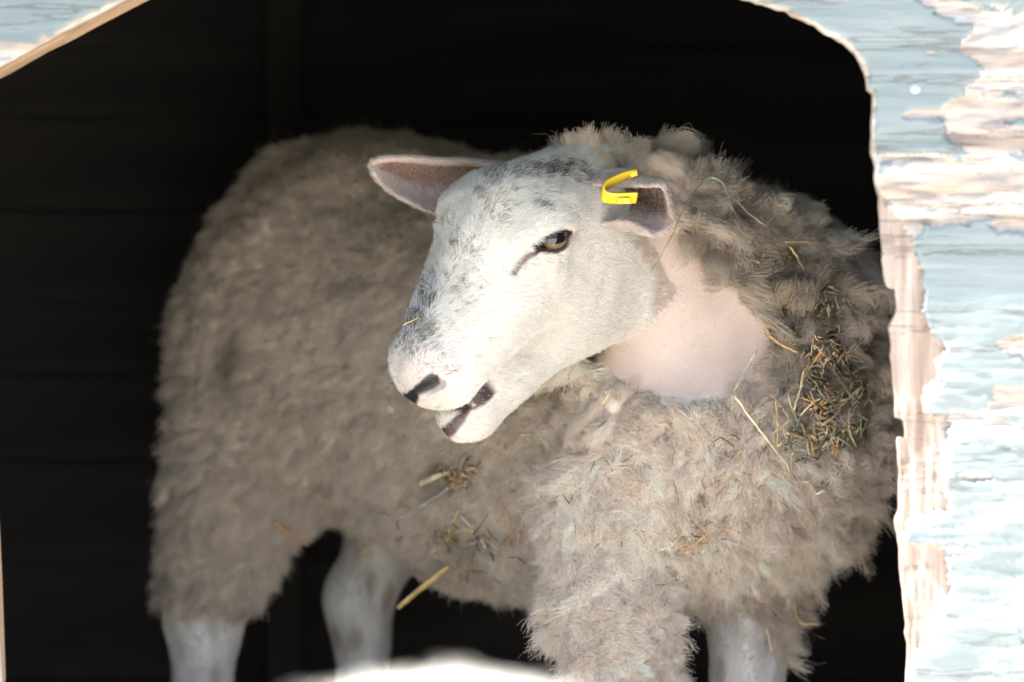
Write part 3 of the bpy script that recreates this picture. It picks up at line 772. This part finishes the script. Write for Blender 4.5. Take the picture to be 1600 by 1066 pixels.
flake = math_(t, 'GREATER_THAN', math_(t, 'ADD', math_(t, 'ADD', math_(t, 'MULTIPLY', gh, .45), math_(t, 'MULTIPLY', fine_, .55)), math_(t, 'MULTIPLY', sc_.outputs[0], .9)), 1.02)
crack = math_(t, 'LESS_THAN', math_(t, 'ABSOLUTE', math_(t, 'SUBTRACT', crk, .44)), .011)
dirtf = ramp(t, blot, [(.52, (0, 0, 0)), (.75, (.45, .45, .45))])
c1 = mixn(flake, paint, wood); c2 = mixn(math_(t, 'MULTIPLY', crack, .45), mixn(sc_.outputs[1], c1, wood2), (.07, .055, .045))
t.links.new(c2, pb.inputs['Base Color'])
bp = nd(t, 'Bump', Strength=.8, Distance=.0018)
hh = math_(t, 'SUBTRACT', math_(t, 'SUBTRACT', gh, math_(t, 'MULTIPLY', flake, .35)), math_(t, 'MULTIPLY', crack, .5)); t.links.new(hh, bp.inputs['Height']); t.links.new(bp.outputs[0], pb.inputs['Normal'])
t.links.new(pb.outputs[0], o.inputs[0])
front = child('front_panel', pm, m_panel)
# a painted-over nail head
nail = uv_sphere(14, 8, lambda a_, b_: P(1430, 138, YF-.006)+np.array([math.sin(a_)*math.cos(b_)*.0052, -math.cos(a_)*.0026, math.sin(a_)*math.sin(b_)*.0052]))
nl = put('nail_head', nail, front, plain('painted_steel', (.24, .275, .275), .5, .0005, 300, .1)); nl.matrix_parent_inverse = Matrix.Identity(4)
# lining timbers behind the panel at the left jamb and the sloping corner
m_lining = plain('bare_lining_timber', (.26, .165, .10), .8, .0012, 30, .35, (1, 1, .1))
m_blue = plain('dull_blue_paint', (.40, .47, .47), .7, .001, 40, .2)
def prism_px(name, poly, y0, y1):
    k_ = len(poly); a_ = [P(x, y, YF)+np.array([0, y0-YF, 0]) for x, y in poly]; b_ = [P(x, y, YF)+np.array([0, y1-YF, 0]) for x, y in poly]
    fs = [tuple(range(k_)), tuple(range(2*k_-1, k_-1, -1))]+[(i_, k_+i_, k_+(i_+1) % k_, (i_+1) % k_) for i_ in range(k_)]
    return pymesh(name, a_+b_, fs, False)
child('jamb_timber', prism_px('jamb_timber', [(-110, 1540), (-120, 140), (-32, 140), (-32, 400), (-24, 700), (-14, 900), (-8, 1066), (-20, 1250), (-36, 1540)], YF+.0165, YF+.075), m_lining)
child('corner_brace', prism_px('corner_brace', [(-30, 122), (1, 106), (60, 72), (96, 55), (150, 26), (196, 2), (262, -32), (225, -110), (-80, 50)], YF+.0165, YF+.072), m_lining)
child('jamb_paint_strip', prism_px('jamb_paint_strip', [(-28, 1540), (-24, 905), (-13, 905), (-5, 1066), (-10, 1250), (-20, 1540)], YF+.0165, YF+.034), m_blue)
# boards of the walls and roof
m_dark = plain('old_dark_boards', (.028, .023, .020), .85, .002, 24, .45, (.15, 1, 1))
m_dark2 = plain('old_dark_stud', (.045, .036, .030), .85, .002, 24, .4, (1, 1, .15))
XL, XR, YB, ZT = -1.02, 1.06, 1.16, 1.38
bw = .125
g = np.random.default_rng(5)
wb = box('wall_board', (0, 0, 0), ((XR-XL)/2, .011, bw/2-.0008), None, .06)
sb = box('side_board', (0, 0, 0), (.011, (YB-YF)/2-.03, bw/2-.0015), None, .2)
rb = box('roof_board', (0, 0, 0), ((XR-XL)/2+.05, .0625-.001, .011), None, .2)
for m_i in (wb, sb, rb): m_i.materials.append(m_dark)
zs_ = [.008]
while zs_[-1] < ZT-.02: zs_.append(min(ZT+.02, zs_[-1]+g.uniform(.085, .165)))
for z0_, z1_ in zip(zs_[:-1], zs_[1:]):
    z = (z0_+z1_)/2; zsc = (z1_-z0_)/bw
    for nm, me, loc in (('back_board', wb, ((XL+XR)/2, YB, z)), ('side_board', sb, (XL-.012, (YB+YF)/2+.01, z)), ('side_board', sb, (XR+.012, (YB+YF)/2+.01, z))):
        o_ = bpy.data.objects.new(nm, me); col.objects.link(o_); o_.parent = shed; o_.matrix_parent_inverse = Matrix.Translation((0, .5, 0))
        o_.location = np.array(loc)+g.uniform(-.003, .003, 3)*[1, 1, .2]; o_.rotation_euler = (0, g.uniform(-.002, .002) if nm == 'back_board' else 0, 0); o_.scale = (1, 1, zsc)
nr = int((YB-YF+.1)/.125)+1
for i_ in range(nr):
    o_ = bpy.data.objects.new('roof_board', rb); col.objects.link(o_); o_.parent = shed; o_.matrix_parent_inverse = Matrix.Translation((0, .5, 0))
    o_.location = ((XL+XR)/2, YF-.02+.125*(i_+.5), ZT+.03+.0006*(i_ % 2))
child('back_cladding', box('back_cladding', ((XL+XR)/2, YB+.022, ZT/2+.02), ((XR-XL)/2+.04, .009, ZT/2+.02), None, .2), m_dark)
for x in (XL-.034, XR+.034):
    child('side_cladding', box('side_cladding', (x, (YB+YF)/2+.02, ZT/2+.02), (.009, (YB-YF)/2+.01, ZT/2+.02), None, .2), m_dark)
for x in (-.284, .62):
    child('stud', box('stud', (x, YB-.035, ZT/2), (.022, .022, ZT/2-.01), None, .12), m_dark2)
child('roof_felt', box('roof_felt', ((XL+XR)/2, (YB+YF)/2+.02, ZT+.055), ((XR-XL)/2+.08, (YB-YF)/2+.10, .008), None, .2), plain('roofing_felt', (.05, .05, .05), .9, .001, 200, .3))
fl_me = box('floor_litter', (0, 0, 0), ((XR-XL)/2-.005, (YB-YF)/2-.02, .006), None, .2)
lit = child('shed_floor', fl_me, plain('trodden_litter', (.40, .33, .22), .95, .006, 35, .4)); lit.location = ((XL+XR)/2, (YB+YF)/2+.012, .011)

# ------------------------------------------------------------------ yard
def ground_mesh():
    xs = np.sort(np.concatenate([np.linspace(-60, 60, 41), np.linspace(-3, 3, 61)])); ys = np.sort(np.concatenate([np.linspace(-80, 40, 41), np.linspace(-5, 2, 71)]))
    G = np.stack(np.meshgrid(xs, ys, indexing='ij'), -1).reshape(-1, 2)
    z = vnoise(np.c_[G, G[:, :1]*0], 2.2, 120)*.012-.012
    inside = (np.abs(G[:, 0]) < 1.2) & (G[:, 1] > -.7) & (G[:, 1] < 1.4); z = np.where(inside, np.minimum(z, -.004), z)
    v_ = np.arange(len(G)).reshape(len(xs), len(ys))
    return mesh_from('ground', np.c_[G, z], np.stack([v_[:-1, :-1], v_[1:, :-1], v_[1:, 1:], v_[:-1, 1:]], -1).reshape(-1, 4))
m_gr, t, o = new_mat('yard_with_bounce_patch')
pb = nd(t, 'BsdfPrincipled', Roughness=.95); tc = nd(t, 'TexCoord')
n1 = nd(t, 'TexNoise', Scale=14.0, Detail=8.0); n2 = nd(t, 'TexNoise', Scale=.9, Detail=4.0); n3 = nd(t, 'TexNoise', Scale=90.0, Detail=4.0)
for q_ in (n1, n2, n3): t.links.new(tc.outputs['Object'], q_.inputs[0])
sx = nd(t, 'SeparateXYZ'); t.links.new(tc.outputs['Object'], sx.inputs[0])
far_ = math_(t, 'ADD', math_(t, 'SQRT', math_(t, 'ADD', math_(t, 'POWER', math_(t, 'SUBTRACT', sx.outputs[0], 1.3), 2.0), math_(t, 'POWER', math_(t, 'ADD', sx.outputs[1], 1.4), 2.0))), math_(t, 'MULTIPLY', math_(t, 'SUBTRACT', n2.outputs[0], .5), 2.2))
bounce_dirt_ = ramp(t, n1.outputs[0], [(.3, (.38, .355, .325)), (.7, (.59, .55, .51))]); grass_ = ramp(t, n3.outputs[0], [(.3, (.04, .045, .018)), (.7, (.085, .085, .04))])  # unseen pale patch, placed right of the door to bounce light onto the face
mask_ = ramp(t, math_(t, 'MULTIPLY', far_, .2), [(.29, (0, 0, 0)), (.38, (1, 1, 1))])
t.links.new(mixn(mask_, bounce_dirt_, grass_), pb.inputs['Base Color'])
b_ = nd(t, 'Bump', Strength=1.0, Distance=.012); t.links.new(n1.outputs[0], b_.inputs['Height']); t.links.new(b_.outputs[0], pb.inputs['Normal'])
t.links.new(pb.outputs[0], o.inputs[0])
tag(put('ground', ground_mesh(), None, m_gr), kind='structure')

# ------------------------------------------------------------------ lamb's back close to the camera
f2 = Field(np.arange(-.26, .26, .009), np.arange(-2.0, -.95, .009), np.arange(-.01, .44, .009))
def B(pr, k=.04): f2.add(pr[0], pr[1], pr[2], k)
LX = -.045
B(ell((LX, -1.55, .285), (.108, .20, .098))); B(ell((LX, -1.68, .292), (.10, .10, .092)), .05); B(ell((LX, -1.40, .27), (.088, .12, .09)), .05)
B(cone((LX, -1.34, .27), (LX+.03, -1.20, .20), .055, .04)); B(cone((LX+.03, -1.20, .20), (LX+.05, -1.10, .12), .042, .024), .02)
for sx_ in (-1, 1):
    B(cone((LX+.055*sx_, -1.68, .25), (LX+.058*sx_, -1.72, .13), .05, .024)); B(cone((LX+.058*sx_, -1.72, .13), (LX+.058*sx_, -1.70, .012), .018, .014), .02)
    B(cone((LX+.05*sx_, -1.40, .22), (LX+.05*sx_, -1.39, .012), .032, .014)); B(cone((LX+.055*sx_+.03, -1.22, .225), (LX+.10*sx_+.03, -1.21, .20), .015, .007), .01)
B(cone((LX, -1.77, .30), (LX, -1.80, .17), .016, .012), .02)
lv, lf = surface_nets(f2); lv = smooth(lv, lf, 2)
lv = (lv-[LX, -1.55, 0])*1.17+[LX+.020, -2.50, 0]
m_lw, t, o = new_mat('lamb_skin'); pb = nd(t, 'BsdfPrincipled', Roughness=.8); pb.inputs['Base Color'].default_value = (.72, .69, .64, 1); t.links.new(pb.outputs[0], o.inputs[0])
lamb = tag(put('lamb', mesh_from('lamb', lv, lf), None, m_lw), 'out-of-focus white back of a lamb at the bottom edge, below the sheep', 'lamb')
if True:
    gl = np.random.default_rng(77)
    ln = vertex_normals(lv, lf)
    pick = gl.integers(0, len(lv), 26000); p_ = lv[pick]+gl.normal(0, .003, (26000, 3)); n3 = ln[pick]
    t3 = tangent(n3, np.array([[0, -.6, -.8]])+np.stack([vnoise(p_, 45, 130+k_) for k_ in range(3)], 1)*1.2)
    s4 = np.linspace(0, 1, 4)[None, :, None]
    L_ = gl.uniform(.006, .011, 26000)*np.where(p_[:, 2] < .15, .4, 1)
    pt = p_[:, None]+(n3*.7+t3*.7)[:, None]*(L_[:, None, None]*s4)+gl.normal(0, .001, (26000, 4, 3))*s4
    strands('fleece', pt, np.broadcast_to(.0005-.0003*s4[..., 0], (26000, 4)), np.array([[.74, .71, .66]])*gl.uniform(.9, 1.08, (26000, 1)), m_wool, lamb)

# ------------------------------------------------------------------ straw and hay caught in the fleece
from mathutils.bvhtree import BVHTree
bvh = BVHTree.FromPolygons([tuple(v) for v in V], [tuple(int(i_) for i_ in f) for f in Fq])
def on_fleece(px, py, lift):
    d = Vector(P(px, py, 0)-CAM).normalized()
    h, nn, _, _ = bvh.ray_cast(Vector(CAM), d)
    if h is None: return None
    return np.array(h-d*lift)
def straw_mat(name, c): return plain(name, c, .55, .0004, 160, .3, (1, 1, .2))
M_ST = {'pale': straw_mat('pale_straw', (.72, .58, .36)), 'gold': straw_mat('golden_straw', (.60, .40, .16)), 'tan': straw_mat('tan_hay', (.45, .31, .18)), 'orange': straw_mat('orange_chaff', (.56, .31, .15)),
        'green': straw_mat('dry_green_stem', (.24, .28, .18)), 'dark': straw_mat('dark_stalk', (.07, .05, .035)), 'grey': straw_mat('grey_stem', (.40, .36, .30))}
def straw_geo(pl, w, lift, seed):
    g = np.random.default_rng(seed)
    hit = [on_fleece(q[0], q[1], q[2] if len(q) > 2 else lift) for q in pl]
    near = [h[1] for h in hit if h is not None]
    d = min(near) if near else .1                                            # ends that stick out past the animal keep the depth of the end that is held
    pts = np.array([h if h is not None and h[1] < d+.06 else P(q[0], q[1], d+.01) for h, q in zip(hit, pl)])
    n = max(8, 5*len(pts))
    seg = np.linspace(0, len(pts)-1, n)
    path = np.stack([np.interp(seg, np.arange(len(pts)), pts[:, q]) for q in range(3)], 1)*.6+catmull(pts, n)*.4
    path += g.normal(0, .0003, path.shape)
    wd = w/6400*(np.median(path[:, 1])+4)
    taper = np.interp(np.linspace(0, 1, n), [0, .1, .85, 1], [.75, 1, .9, .45])
    return sweep(path, nrm(np.array([.3, -.5, .8])+g.normal(0, .4, 3)), wd*taper, wd*taper*.45)
STRAWS = [
 ('straw', 'pale', 6, [(1256, 578), (1252, 604), (1240, 640)], 'broad pale straw upright in the ruff beside the dark hay mat'),
 ('straw', 'gold', 5, [(1203, 526), (1222, 540), (1247, 551)], 'golden straw slanting just right of the bare pink neck'),
 ('straw', 'pale', 3.4, [(1182, 549), (1164, 579), (1147, 612)], 'thin kinked pale straw at the lower right rim of the bare neck'),
 ('straw', 'pale', 3.6, [(1147, 618), (1175, 656), (1217, 711)], 'longest pale straw, slanting down the chest below the bare neck'),
 ('twine', 'pale', 3.0, [(1218, 712), (1232, 730), (1236, 750), (1262, 753), (1276, 772), (1290, 765)], 'frayed pale twine wandering from the long straw across the chest'),
 ('straw', 'gold', 3.0, [(1202, 612), (1234, 655), (1207, 678)], 'bent golden straw forming a V on the right chest'),
 ('straw', 'gold', 2.6, [(1212, 624), (1214, 660), (1215, 699)], 'upright thin golden straw crossing the V-shaped straw'),
 ('straw', 'tan', 2.6, [(1206, 648), (1228, 672), (1250, 692)], 'thin tan straw running from the V-shaped straw to the dark hay mat'),
 ('grass_stem', 'green', 3.2, [(1015, 428), (1030, 405), (1048, 372, .045), (1062, 342, .05), (1078, 310, .055), (1096, 286, .055), (1112, 277, .055), (1128, 284, .055), (1138, 305, .05), (1146, 330, .045), (1155, 348)], 'long arched green grass stem over the nape, right of the tagged ear'),
 ('grass_stem', 'grey', 2.6, [(1144, 308, .05), (1166, 330, .045), (1196, 353)], 'grey side stem forking off the arched green stem'),
 ('straw', 'tan', 2.6, [(1226, 378), (1262, 378), (1292, 381)], 'thin level tan stem high on the right side of the ruff'),
 ('straw', 'gold', 2.8, [(1234, 386), (1246, 402), (1256, 422)], 'short curved golden straw just under the level tan stem'),
 ('straw', 'gold', 2.8, [(1247, 906), (1243, 955), (1252, 974), (1279, 977)], 'hooked golden straw hanging at the lower right of the chest'),
 ('straw', 'pale', 3.6, [(1198, 982), (1206, 1018)], 'short pale straw against the right-hand bare foreleg'),
 ('straw', 'gold', 11, [(621, 950), (648, 928), (700, 886)], 'thick golden straw stub jutting below the belly'),
 ('straw', 'pale', 9, [(654, 757), (674, 748), (695, 739)], 'broad pale straw on the flank below the mouth'),
 ('straw', 'pale', 6, [(560, 834), (568, 856), (577, 877)], 'pale straw low on the belly, nearest the hind legs'),
 ('straw', 'orange', 6, [(430, 816), (452, 834), (481, 853)], 'orange straw poking from the rear thigh over the dark gap'),
 ('straw', 'gold', 5, [(676, 863), (690, 846), (712, 833)], 'golden straw in the middle of the belly'),
 ('grass_stem', 'grey', 5, [(624, 809), (660, 790), (700, 763)], 'long grey stem slanting across the flank under the broad pale straw'),
 ('straw', 'tan', 2.4, [(842, 904), (850, 945), (856, 985), (868, 1008), (878, 1020)], 'thin tan stalk hanging along the edge of the woolly foreleg'),
 ('straw', 'gold', 2.2, [(630, 508, .006), (643, 502, .008), (656, 495, .006)], 'tiny golden straw stuck on the bridge of the nose'),
 ('chaff', 'orange', 5, [(1064, 862), (1088, 848), (1104, 836), (1098, 822)], 'curled orange chaff in the middle of the lower chest'),
 ('chaff', 'orange', 4, [(1130, 826), (1150, 832), (1168, 833)], 'flat orange chaff flake right of the curled orange chaff'),
 ('grass_stem', 'dark', 2.6, [(1112, 692), (1126, 684), (1138, 690), (1148, 700)], 'short dark wiry stalk on the upper chest below the neck'),
 ('straw', 'pale', 3.0, [(942, 632), (950, 618), (955, 606)], 'tiny pale straw on the wool lobe under the jaw'),
 ('straw', 'tan', 3.0, [(1362, 566), (1345, 574), (1332, 585)], 'tan stalk sticking out to the right of the dark hay mat'),
]
if True:
    for k_, (nm, mt, w, pl, lab) in enumerate(STRAWS):
        vs, fs = straw_geo(pl, w*.95, (.044 if pl[0][0] > 1100 and pl[0][1] < 760 else .036 if pl[0][0] > 830 else .030) if len(pl[0]) < 3 else pl[0][2], 500+k_)
        tag(put(nm, pymesh(nm, vs, fs), None, M_ST[mt]), lab, {'grass_stem': 'stem'}.get(nm, nm), 'straw caught in the fleece')
    def bits(name, mat_names, spots, seed, label):
        g = np.random.default_rng(seed)
        vs, fs, mi = [], [], []
        for (x, y, rx, ry, n, L0, L1, w0, w1) in spots:
            for _ in range(n):
                a_ = g.normal(0, .5, 2); px_, py_ = x+a_[0]*rx, y+a_[1]*ry
                ang = g.uniform(0, np.pi*2); L_ = g.uniform(L0, L1); bend = g.normal(0, .07)*L_
                c, sn_ = math.cos(ang), math.sin(ang)
                lift = g.uniform(.022, .042) if name == 'hay_mat' else g.uniform(.014, .036)
                pl = [(px_-c*L_/2, py_-sn_*L_/2), (px_-sn_*bend, py_+c*bend), (px_+c*L_/2, py_+sn_*L_/2)]
                h = [on_fleece(u, v, lift+g.uniform(-.004, .004)) for u, v in pl]
                if any(q is None for q in h): continue
                h = np.array(h)
                if float(poly_dist(np.array([px_]), np.array([py_]), NECK)[0]) < 4 and name == 'hay_bits': continue
                if np.ptp(h[:, 1]) > .04 or h[:, 1].max() > .5: continue
                pth = catmull(h, 5); wd = g.uniform(w0, w1)/6400*(h[1, 1]+4)
                v_, f_ = sweep(pth, g.normal(0, 1, 3), wd, wd*.5)
                o_ = len(vs); vs += v_; fs += [tuple(i_+o_ for i_ in f) for f in f_]; mi += [int(g.integers(0, len(mat_names)))]*len(f_)
        me = pymesh(name, vs, fs)
        ob_ = put(name, me)
        for m_n in mat_names: me.materials.append(M_ST[m_n])
        me.polygons.foreach_set('material_index', np.array(mi, np.int32))
        return tag(ob_, label, 'hay', None, 'stuff')
    bits('hay_mat', ['dark', 'tan', 'grey', 'green', 'orange', 'tan', 'pale', 'dark', 'gold'], [(1300, 580, 46, 105, 330, 8, 30, 1.0, 2.6), (1310, 640, 50, 60, 200, 16, 60, 1.4, 4.8), (1215, 515, 26, 18, 60, 6, 16, 1.2, 3), (1270, 690, 54, 22, 80, 14, 44, 1.4, 3)], 601, 'dark matted hay clinging to the right side of the ruff')
    bits('hay_bits', ['pale', 'tan', 'orange', 'dark', 'gold', 'dark'], [(1100, 790, 260, 190, 130, 5, 26, .8, 2.2), (720, 740, 34, 24, 60, 6, 18, 1, 2.6), (740, 840, 90, 46, 55, 10, 40, 1, 3.2), (1180, 930, 70, 22, 60, 12, 40, 1.2, 2.8), (1085, 840, 46, 20, 26, 12, 30, 1.4, 3), (620, 870, 150, 60, 60, 10, 36, 1, 2.6), (1180, 430, 130, 110, 40, 6, 30, .8, 2), (700, 905, 140, 20, 30, 10, 30, 1, 2.6), (900, 760, 160, 120, 36, 5, 22, .8, 1.8)], 602, 'scattered small hay bits in the chest and belly wool')
